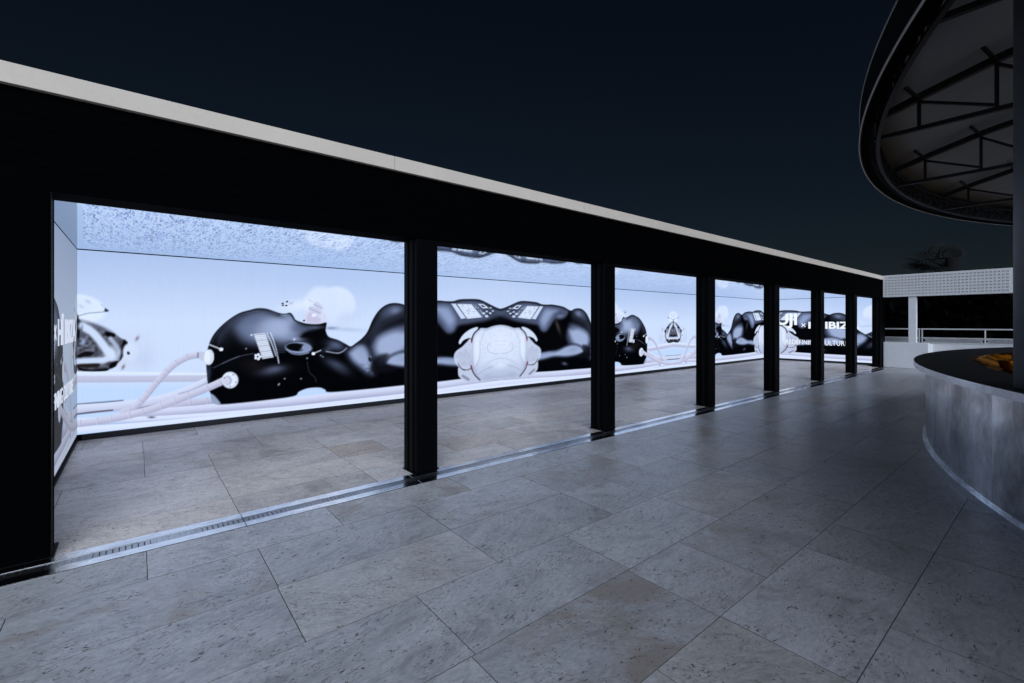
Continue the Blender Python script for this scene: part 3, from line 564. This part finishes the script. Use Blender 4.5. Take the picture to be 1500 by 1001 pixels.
# ------------------------------------------------------------------ linear drain
drain = thing('floor_drain', 'long stainless steel channel drain set in the floor along the black posts', 'drain', (0, 4.255, 0))
bm = bmesh.new(); box(bm, -2.4, XE-.02, D0-4.255+.001, D1-4.255-.001, -.029, -.0075); obj('trough', bm, M['trough'], drain)
plate_m = {}
seg = 1.53; xs = -2.4; k = 0
while xs < XE-.1:
    xe = min(xs+seg, XE-.03); Lx = xe-xs-.004
    for side in (-1, 1):
        key = (round(Lx, 3), side)
        if key not in plate_m:
            bm = bmesh.new(); box(bm, -Lx/2, Lx/2, -.046, .046, -.0055, .0025)
            plate_m[key] = mesh_of('edge_plate', bm, M['steel'], bevel=.0012)
        o = link(bpy.data.objects.new('edge_plate', plate_m[key]), drain)
        o.location = ((xs+xe)/2, side*.102, .0015); o.rotation_euler = (R(2.2)+random.uniform(-.03, .03), random.uniform(-.0006, .0006), 0)
    key = ('g', round(Lx, 3))
    if key not in plate_m:
        bm = bmesh.new(); n = int(Lx/.034)
        for i in range(n):
            cx_ = -Lx/2+(i+.5)*Lx/n
            if (i//9) % 2 == 0: box(bm, cx_-.0135, cx_+.0135, -.040, .040, -.003, .0)
            else: box(bm, cx_-.0165, cx_+.0165, -.040, .040, -.003, -.0003)
        for s_ in (-1, 1): box(bm, -Lx/2, Lx/2, s_*.048-.007, s_*.048+.007, -.003, .0004)
        plate_m[key] = mesh_of('grate', bm, M['grate'])
    o = link(bpy.data.objects.new('grate', plate_m[key]), drain); o.location = ((xs+xe)/2, 0, -.0004); o.rotation_euler = (random.uniform(-.01, .01), 0, 0); o["kind"] = "stuff"
    xs = xe; k += 1
# ------------------------------------------------------------------ pavilion
pav = thing('pavilion', 'long low black pavilion with open bays, pale roof edge and black posts', 'building', (10, YF, 0))
def P(name, dims, m, parent=pav, bevel=0):
    x0, x1, y0, y1, z0, z1 = dims; c = ((x0+x1)/2, (y0+y1)/2, z0)
    bm = bmesh.new(); box(bm, x0-c[0], x1-c[0], y0-c[1], y1-c[1], 0, z1-z0)
    o = obj(name, bm, m, None, bevel); o.parent = parent
    pl = Vector((0, 0, 0)); q = parent
    while q: pl += Vector(q.location); q = q.parent
    o.location = Vector(c)-pl; return o
P('back_wall', (X0-.35, X1+.35, YB+.09, YB+.3, 0, 3.15), M['header'])
P('side_wall', (X0-.35, X0-.09, YI+.01, YB+.088, 0, 3.15), M['header'])
P('side_wall', (X1+.09, X1+.35, YI+.01, YB+.088, 0, 3.15), M['header'])
P('front_wall', (-9, -.735, YF+.002, YI, 0, 3.135), M['header'])
P('roof', (-9, X1+.4, YF+.03, YB+.5, 3.155, 3.272), M['roofing'])
P('mirror_ceiling', (X0, X1, YI+.04, YB, ZC, ZC+.05), M['mirror'])
P('header_beam', (-.735, XE+.12, YF+.012, YI+.035, 2.492, 2.65), M['header'], bevel=.004)
P('header_core', (-.735, X1+.08, YF+.045, YI+.035, 2.655, 3.15), M['header'])
zb = 2.655
while zb < 3.12:
    zt = min(zb+.082, 3.148); P('header_board', (-9 if zb > 3.2 else -.73, XE+.1, YF+.022, YF+.043, zb, zt-.003), M['header']); zb += .082
seams = [-9, -6.5, -3.66, -.82, 2.02, 4.87, 7.69, 10.54, 13.39, 16.2, 19.0, XE-.004]
for a, b in zip(seams, seams[1:]):
    P('fascia_panel', (a+.002, b-.002, YF-.018+random.uniform(-.0015, .0015), YF+.026, 3.155, 3.292+random.uniform(-.001, .001)), M['fascia'], bevel=.002)
post_right = [-.469]+[2.525+3.06*k for k in range(7)]
for i, xr in enumerate(post_right):
    w = .266
    po = P('post', (xr-w+.012, xr, YF, YI-.03, .012, 2.49), M['header' if i == 0 else 'black'], bevel=.004)
    P('base_plate', (xr-w-.015, xr+.022, YF+.012, YI-.012, .0045, .0115), M['black'], po)
    P('door_track', (xr-w-.004, xr-w+.011, YF+.075, YF+.135, .0125, 2.489), M['gasket'], po)
    P('cover_strip', (xr-w-.010, xr-w+.011, YF+.165, YI-.034, .0125, 2.488), M['black'], po, bevel=.003)
    P('corner_bead', (xr+.001, xr+.010, YF+.02, YF+.06, .0125, 2.489), M['black'], po)
P('jamb', (XE+.06, XE+.44, YF+.01, YI, .0, 2.488), M['black'], bevel=.004)
# ------------------------------------------------------------------ LED screens
TR, TC_ = 220, 640
sg = np.linspace(XT[0], XT[1], TC_); zg = np.linspace(ZS0, ZS1, TR)
SX, SZ = np.meshgrid(sg, zg)
tx, ty = proj(SX, YB, SZ)
def mir(x, y):
    p = onY(x, y, YB); u = (p[0]-XT[1])/(XT[2]-XT[1]); return proj(XT[1]-u*(XT[1]-XT[0]), YB, p[2])
pic = paint(tx, ty, mir)/255.0
pic = np.where(pic <= .04045, pic/12.92, ((pic+.055)/1.055)**2.4)
def display(parent, fn, ts, cell_fn, dim=1.0, veil=0.0):
    """fn(k, z) gives the place of column k; ts are picture columns 0..1"""
    n = len(ts); xs_ = np.clip(np.asarray(ts)*(TC_-1), 0, TC_-1); i0 = np.floor(xs_).astype(int); i1 = np.minimum(i0+1, TC_-1); f = (xs_-i0)[None, :, None]
    col = pic[:, i0]*(1-f)+pic[:, i1]*f
    pts = np.zeros((TR, n, 3)); pl = np.asarray([cell_fn(k) for k in range(n)])
    pts[:, :, 0] = pl[None, :, 0]; pts[:, :, 1] = pl[None, :, 1]; pts[:, :, 2] = zg[:, None]
    me = bpy.data.meshes.new('display'); nq = (TR-1)*(n-1)
    r_, c_ = np.meshgrid(np.arange(TR-1), np.arange(n-1), indexing='ij'); a = (r_*n+c_).ravel()
    q = np.stack([a, a+1, a+n+1, a+n], 1)
    if fn: q = q[:, ::-1]
    me.vertices.add(TR*n); me.vertices.foreach_set('co', pts.reshape(-1)); me.loops.add(nq*4); me.loops.foreach_set('vertex_index', q.ravel().astype(np.int32))
    me.polygons.add(nq); me.polygons.foreach_set('loop_start', np.arange(0, nq*4, 4, dtype=np.int32)); me.polygons.foreach_set('loop_total', np.full(nq, 4, dtype=np.int32)); me.update(calc_edges=True)
    ca = me.color_attributes.new('picture', 'FLOAT_COLOR', 'POINT'); rgba = np.ones((TR*n, 4), np.float32); rgba[:, :3] = col.reshape(-1, 3)*dim+veil*np.array((.85, .92, 1.1)); ca.data.foreach_set('color', rgba.ravel())
    me.materials.append(M['picture']); return link(bpy.data.objects.new('display', me), parent)
def led_wall(label, loc): return thing('led_wall', label, 'screen', loc, 'picture screens lining the pavilion')
def local(o, loc):                                   # screens are laid out in world metres; move them under their thing
    o.location = -Vector(loc)
# back
lo = (10.4, YB, 0); lw = led_wall('long bright screen across the back wall showing reclining black figures', lo)
cols, ts = [], []
for t_, (n, flip) in enumerate(((TC_, 0), (330, 1), (240, 0))):
    u = np.linspace(0, 1, n)[(0 if t_ == 0 else 1):]
    cols += list(XT[t_]+u*(XT[t_+1]-XT[t_])); ts += list(1-u if flip else u)
local(display(lw, False, ts, lambda k: (cols[k], YB)), lo)
local(boxo('housing', (X0-.005, X1+.005, YB+.004, YB+.088, .0, ZC+.02), M['black'], lw), lo)
local(boxo('plinth_trim', (X0+.045, X1-.045, YB-.03, YB+.003, .0, ZS0-.004), M['trim'], lw, bevel=.003), lo)
# left
yl = np.linspace(YB-.006, YI+.05, 150); W1 = XT[1]-XT[0]; lo = (X0, 6.6, 0)
ll = led_wall('narrow lit side screen at the near left corner with white lettering', lo)
local(display(ll, False, [(YB-y)/W1 for y in yl], lambda k: (X0, yl[k]), .52, .045), lo)
local(boxo('housing', (X0-.088, X0-.004, YI+.03, YB+.003, .0, ZC+.02), M['black'], ll), lo)
local(boxo('plinth_trim', (X0-.003, X0+.012, YI+.03, YB-.034, .0, ZS0-.05), M['black'], ll), lo)
# right
yr = np.linspace(YB-.006, YI+.05, 220); lo = (X1, 6.6, 0)
lr = led_wall('lit side screen at the far end with white lettering over a black figure', lo)
local(display(lr, True, [1-(YB-y)/W1 for y in yr], lambda k: (X1, yr[k])), lo)
local(boxo('housing', (X1+.004, X1+.088, YI+.03, YB+.003, .0, ZC+.02), M['black'], lr), lo)
local(boxo('plinth_trim', (X1-.03, X1+.003, YI+.03, YB-.034, .0, ZS0-.004), M['trim'], lr, bevel=.003), lo)
def lettering(txt, parent, place, rz, width, height, m, bold=.0, spacing=1.0):
    c = bpy.data.curves.new('lettering', 'FONT'); c.body = txt; c.size = 1; c.offset = bold; c.space_character = spacing; c.extrude = .002; c.resolution_u = 4
    o = bpy.data.objects.new('tmp', c); COL.objects.link(o); bpy.context.view_layer.update()
    me = bpy.data.meshes.new_from_object(o.evaluated_get(bpy.context.evaluated_depsgraph_get())); bpy.data.objects.remove(o)
    co = np.zeros(len(me.vertices)*3); me.vertices.foreach_get('co', co); co = co.reshape(-1, 3)
    lo_, hi_ = co.min(0), co.max(0); co[:, 0] = (co[:, 0]-lo_[0])/(hi_[0]-lo_[0])*width; co[:, 1] = (co[:, 1]-lo_[1])/(hi_[1]-lo_[1])*height
    me.vertices.foreach_set('co', co.ravel()); me.materials.clear(); me.materials.append(m); me.name = 'lettering'
    q = link(bpy.data.objects.new('lettering', me), parent); q.rotation_euler = (R(90), 0, rz); q.location = Vector(place)-Vector(parent.location); return q
# right screen reads towards the camera (-Y), left screen reads away from it (+Y)
rz = R(-90); xx = X1-.006
lettering('UJI', lr, (xx, 8.13, 1.36), rz, .78, .62, M['lettering'], .03)
lettering('×', lr, (xx, 7.19, 1.42), rz, .16, .16, M['lettering'])
lettering('HÏ IBIZA', lr, (xx, 6.93, 1.36), rz, 1.74, .34, M['lettering'], .035)
lettering('REDEFINING CULTURE', lr, (xx, 7.78, .69), rz, 2.21, .20, M['lettering'], .004, 1.05)
rz = R(90); xx = X0+.006
lettering('UJI', ll, (xx, 5.32, 1.36), rz, .78, .62, M['lettering_dim'], .03)
lettering('×', ll, (xx, 6.30, 1.42), rz, .16, .16, M['lettering_dim'])
lettering('HÏ IBIZA', ll, (xx, 6.59, 1.36), rz, 1.68, .34, M['lettering_dim'], .035)
lettering('REDEFINING CULTURE', ll, (xx, 5.75, .73), rz, 2.21, .17, M['lettering_dim'], .004, 1.05)
# ------------------------------------------------------------------ terrace end: low wall, pier, patterned parapet, railing
ew = thing('terrace_end_wall', 'white end wall with low base, slim pier and patterned band on top', 'wall', (XE, 3, 0))
def E(name, dims, m, parent=ew, bevel=0): return P(name, dims, m, parent, bevel)
E('low_wall', (XE, XE+.28, 3.13, YF-.03, 0, .90), M['white'], bevel=.012)
E('low_wall', (XE+.85, XE+1.1, -7, 3.5, 0, .86), M['white'], bevel=.012)
E('return_wall', (XE+.282, XE+.849, 3.14, 3.36, 0, .858), M['white'])
E('pier', (XE+.03, XE+.25, 3.455, 3.66, .902, 2.515), M['white'], bevel=.006)
pb = E('parapet_band', (XE-.01, XE+.26, 1.19, YF-.022, 2.52, 3.296), M['white'], bevel=.004)
E('parapet_band', (XE-.01, XE+.26, -9, 1.186, 2.52, 3.296), M['white'], bevel=.004)
bm = bmesh.new(); nz, ny = 7, 34
for j in range(nz):
    for i in range(ny):
        y = 1.25+(i+.5)*(YF-.07-1.25)/ny; z = 2.575+(j+.35)*(3.27-2.575)/nz
        t = .058
        if i % 2 == 0:
            box(bm, -.004, 0, y-.021, y-.013, z-.022, z+.022); box(bm, -.004, 0, y+.013, y+.021, z-.022, z+.022); box(bm, -.004, 0, y-.0129, y+.0129, z-.005, z+.005)
        else:
            box(bm, -.004, 0, y-.024, y-.016, z-.012, z+.022); box(bm, -.004, 0, y+.0, y+.008, z-.028, z+.016); box(bm, -.004, 0, y+.018, y+.024, z-.006, z+.022)
o = obj('relief_pattern', bm, M['relief'], pb); o.location = Vector((XE-.011, 0, 0))-Vector(pb.location)-Vector(ew.location); o["kind"] = "stuff"
rl = thing('railing', 'white terrace railing with round handrail above perforated metal strip', 'railing', (XE+.95, 1, .86))
def Rr(name, a, b, w, h=None):
    bm = bmesh.new(); c = Vector((XE+.95, 1, .86)); bar(bm, Vector(a)-c, Vector(b)-c, w, h); return obj(name, bm, M['rail'], rl, .004)
xr_ = XE+.95
for a, b in ((3.5, 5.2), (-7, 3.48)):
    Rr('handrail', (xr_, a, 1.375), (xr_, b, 1.375), .05, .045); Rr('mid_rail', (xr_, a, 1.065), (xr_, b, 1.065), .035, .03); Rr('bottom_rail', (xr_, a, .885), (xr_, b, .885), .035, .03)
for y in (5.1, 3.52, 3.44, 1.86, .2, -1.5, -3.2, -5): Rr('baluster', (xr_, y, .862), (xr_, y, 1.35), .035, .035)
E('low_wall', (XE+.85, XE+1.1, 3.505, 5.4, 0, .86), M['white'])
bm = bmesh.new()
for a, b in ((1.88, 3.42), (.22, 1.84), (3.54, 5.0)):        # perforated strip: a lattice of thin diagonal bars
    y = a
    while y < b-.14:
        for s_ in (0, 1):
            bar(bm, (0, y+(0 if s_ else .145)-1, .902-.86), (0, y+(.145 if s_ else 0)-1, 1.048-.86), .008, .017)
        y += .036
o = obj('perforated_strip', bm, M['rail'], rl); o["kind"] = "stuff"
# ------------------------------------------------------------------ round bar counter
BC, BR = (10.0, -9.33), 10.86
bc = thing('bar_counter', 'large round bar counter with black top and mottled zinc front', 'bar counter', (BC[0], BC[1], 0))
A0, A1 = 52, 146
def ring(name, r0, r1, z0, z1, m, a0=A0, a1=A1, n=120, parent=bc, smooth=False, bevel=0):
    bm = bmesh.new(); sector(bm, 0, 0, r0, r1, z0, z1, a0, a1, n); return obj(name, bm, m, parent, bevel, smooth)
ring('countertop', BR-.58, BR-.003, 1.062, 1.10, M['counter'])
ring('edge_band', BR-.0025, BR+.004, 1.035, 1.098, M['zinc_edge'])
ring('under_frame', BR-.5, BR-.02, 1.034, 1.061, M['zinc_edge'])
ring('core', BR-.50, BR-.131, .0, 1.033, M['gasket'])
na = 12
for k in range(na):
    a = A0+(A1-A0)*k/na; b = A0+(A1-A0)*(k+1)/na
    ring('front_panel', BR-.13, BR-.118, .075, 1.032, M['zinc'], a+.004, b-.004, 14)
ring('kick_rail', BR-.12, BR-.085, .001, .074, M['zinc_edge'])
ring('inner_trough', BR-2.1, BR-.66, .80, .83, M['gold'])
bm = bmesh.new()                                      # hammered gold inner slope
prev = None
for k in range(141):
    a = R(A0+(A1-A0)*k/140); row = []
    for j in range(9):
        t = j/8; r = BR-.585-.5*t; z = 1.055-.22*math.sin(t*math.pi/2)+.010*math.sin(k*1.9+j*2.3)+.008*math.sin(k*.73+j)
        row.append(bm.verts.new((r*math.cos(a), r*math.sin(a), z)))
    if prev:
        for j in range(8): bm.faces.new((prev[j], row[j], row[j+1], prev[j+1]))
    prev = row
obj('inner_lining', bm, M['gold'], bc, smooth=True)
for a in (78, 86, 92, 97, 103, 109, 115, 121):          # added warm glow spheres that put glints into the gold well
    bm = bmesh.new(); bmesh.ops.create_icosphere(bm, subdivisions=2, radius=.016); o = obj('glint_light', bm, M['strip'], bc, smooth=True)
    o.location = ((BR-.70)*math.cos(R(a)), (BR-.70)*math.sin(R(a)), .955)
for k, a in enumerate((84, 90.5, 95, 100, 104.5, 109, 113.5)):   # gold bowls standing in the well
    t = thing('gold_bowl', 'small shiny gold bowl standing in the well of the round bar', 'bowl', (BC[0]+(BR-1.0-.12*(k % 2))*math.cos(R(a)), BC[1]+(BR-1.0-.12*(k % 2))*math.sin(R(a)), .8305), 'gold bowls in the bar well')
    bm = bmesh.new(); pf = [(.05, 0), (.055, .012), (.03, .03), (.03, .06), (.09, .10), (.15, .17), (.17, .26), (.175, .265), (.16, .262), (.14, .18), (.08, .12), (0.001, .11)]; n = 28; rg = []
    for r, z in pf: rg.append([bm.verts.new((r*math.cos(2*math.pi*i/n), r*math.sin(2*math.pi*i/n), z)) for i in range(n)])
    for A, B_ in zip(rg, rg[1:]):
        for i in range(n): bm.faces.new((A[i], A[(i+1) % n], B_[(i+1) % n], B_[i]))
    bm.faces.new(rg[0][::-1]); obj('bowl_body', bm, M['gold'], t, smooth=True)
# ------------------------------------------------------------------ canopy over the bar
CC, CR, CZ = (10.0, -10.76), 12.81, 3.80
cp = thing('bar_canopy', 'dark round canopy on black trusses hanging over the bar', 'canopy', (CC[0], CC[1], 0))
def cring(name, r0, r1, z0, z1, m, a0=50, a1=150, n=150): return ring(name, r0, r1, z0, z1, m, a0, a1, n, cp)
cut = 113.0
def pol(r, a, z): return Vector((r*math.cos(R(a)), r*math.sin(R(a)), z))
cring('outer_fascia', CR-.012, CR, CZ, 4.14, M['canopy'])
cring('rim_flange', CR-.10, CR-.013, CZ+.001, CZ+.016, M['header'])
cring('drip_edge', CR+.001, CR+.012, CZ-.004, CZ+.012, M['rail'])
cring('top_edge', CR-.02, CR+.008, 4.141, 4.150, M['rail'])
cring('inner_lining', CR-.125, CR-.11, CZ+.017, 4.05, M['header'], 113.2, 127)
bm = bmesh.new(); prof = [(CR-.013, 4.135), (CR-.5, 4.30), (CR-1.3, 4.52), (CR-2.6, 4.74), (CR-3.6, 4.86)]; prev = None
for k in range(121):
    a = 40+120*k/120; row = [bm.verts.new(pol(r, a, z)) for r, z in prof]+[bm.verts.new(pol(r, a, z+.03)) for r, z in prof[::-1]]
    if prev:
        n = len(row)
        for j in range(n): bm.faces.new((prev[j], prev[(j+1) % n], row[(j+1) % n], row[j]))
    prev = row
obj('roof_skin', bm, M['skin'], cp, smooth=True)
def roof_z(r): return float(np.interp(-r, [-p[0] for p in prof], [p[1] for p in prof]))
def truss(X):
    """one cross truss hung under the roof at this X, running away from the pavilion"""
    t = link(bpy.data.objects.new('truss', None), cp); xl = X-CC[0]; t.location = (xl, 0, 0)
    ye = math.sqrt(max(.1, (CR-.14)**2-xl*xl))
    zt = lambda y: roof_z(math.hypot(xl, y))-.10
    bm = bmesh.new(); ys = [ye-.0, ye-.5, ye-1.1, ye-2.0, ye-3.1]
    for a, b in zip(ys, ys[1:]): bar(bm, (0, a, zt(a)), (0, b, zt(b)), .07, .075)
    obj('top_chord', bm, M['truss'], t)
    bm = bmesh.new(); bar(bm, (0, ye, CZ+.05), (0, ye-3.1, CZ+.05), .05, .045); obj('bottom_chord', bm, M['truss'], t)
    pts = [ye-.42-.62*i for i in range(5)]
    for i, y in enumerate(pts):
        bm = bmesh.new(); bar(bm, (0, y, CZ+.074), (0, y, zt(y)-.04), .034); obj('web_bar', bm, M['truss'], t)
        if i+1 < len(pts):
            bm = bmesh.new(); bar(bm, (0, y-.01, zt(y)-.06), (0, pts[i+1]+.02, CZ+.10), .04, .03); obj('web_bar', bm, M['truss'], t)
        bm = bmesh.new(); bar(bm, (0, y, zt(y)-.02), (-.28, y+.08, zt(y)+.06), .03); obj('brace', bm, M['truss'], t)
    return t
for X in (7.01, 9.64, 12.32, 15.1, 4.6): truss(X)
n = 56
for part_, z in (('ring_chord', CZ+.03), ('ring_chord', 4.07)):
    cring(part_, CR-.20, CR-.16, z-.015, z+.015, M['truss'], 60, 128, 90)
for k in range(n):
    a = 60+66*k/n; b = 60+66*(k+1)/n
    bm = bmesh.new(); bar(bm, pol(CR-.18, a, CZ+.045), pol(CR-.18, a, 4.055), .022); obj('lattice_bar', bm, M['truss'], cp)
    bm = bmesh.new(); bar(bm, pol(CR-.18, a if k % 2 else b, CZ+.05), pol(CR-.18, b if k % 2 else a, 4.05), .02); obj('lattice_bar', bm, M['truss'], cp)
bm = bmesh.new(); bmesh.ops.create_cone(bm, cap_ends=True, segments=48, radius1=.25, radius2=.25, depth=3.35)
bmesh.ops.translate(bm, verts=bm.verts, vec=(0, 0, 3.35/2)); o = obj('column', bm, M['column'], cp, smooth=True); o.location = (5.30-CC[0], .05-CC[1], 1.1005)
for p in o.data.polygons: p.use_smooth = abs(p.normal.z) < .5
# ------------------------------------------------------------------ vegetation beyond the terrace
hg = thing('hedge', 'tall dark hedge standing in the night beyond the terrace railing', 'hedge', (30, 2, -2))
rng = np.random.RandomState(3); n = 9000
c = np.stack([rng.uniform(-1.2, 1.2, n), rng.uniform(-16, 12, n), rng.uniform(0, 1, n)], 1)
top = 5.2+.35*np.sin(c[:, 1]*1.3)+.3*np.sin(c[:, 1]*3.1+1)+rng.uniform(-.2, .2, n); c[:, 2] *= top
d1 = rng.normal(size=(n, 3)); d1 /= np.linalg.norm(d1, axis=1)[:, None]; d2 = np.cross(d1, rng.normal(size=(n, 3))); d2 /= np.linalg.norm(d2, axis=1)[:, None]
s1 = rng.uniform(.14, .3, (n, 1)); V = np.stack([c-d1*s1, c+d2*s1*.5, c+d1*s1, c-d2*s1*.5], 1).reshape(-1, 3)
me = bpy.data.meshes.new('foliage'); me.from_pydata(V.tolist(), [], [(4*i, 4*i+1, 4*i+2, 4*i+3) for i in range(n)]); me.materials.append(M['hedge']); link(bpy.data.objects.new('foliage', me), hg)
bm = bmesh.new(); box(bm, -.5, .5, -16, 12, 0, 5.15); obj('inner_growth', bm, M['hedge'], hg)
pa_ = onY(1395, 380, 1.0); k_ = 33.0/pa_[0]
px0, py0 = 33.0, 1.0*k_
pt = thing('palm_tree', 'dark fan palm rising behind the patterned band against night sky', 'tree', (px0, py0, -2))
bm = bmesh.new(); tube(bm, [(0, 0, 0), (.06, .05, 3), (-.03, .1, 5), (0, 0, 7.0)], [.32, .26, .24, .28], 10); obj('trunk', bm, M['bark'], pt, smooth=True)
hz = EYE+2+(HY-398)/FPX*(px0*ex[1]+py0*ey[1])
for k in range(46):
    az = k*2.399; el = R(-75+140*((k*.618) % 1)); Lf = random.uniform(1.5, 2.2); bm = bmesh.new()
    base = Vector((0, 0, hz)); dr = Vector((math.cos(az)*math.cos(el), math.sin(az)*math.cos(el), math.sin(el))); sd = dr.cross(Vector((0, 0, 1))).normalized(); upv = sd.cross(dr)
    tube(bm, [base, base+dr*Lf*.55, base+dr*Lf*.75-Vector((0, 0, .06))], [.025, .018, .012], 5); hub = base+dr*Lf*.6
    for j in range(17):
        an = R(-85+170*j/16); v = (dr*math.cos(an)+sd*math.sin(an)); l2 = Lf*.62*(1-.25*abs(an)); w = sd*math.cos(an)-dr*math.sin(an)
        a, b = hub, hub+v*l2*.6+upv*.04; e = hub+v*l2-Vector((0, 0, .16)); ww = w*.035
        q = [bm.verts.new(p) for p in (a, b-ww, e, b+ww)]; bm.faces.new(q)
    obj('frond', bm, M['leaf'], pt)
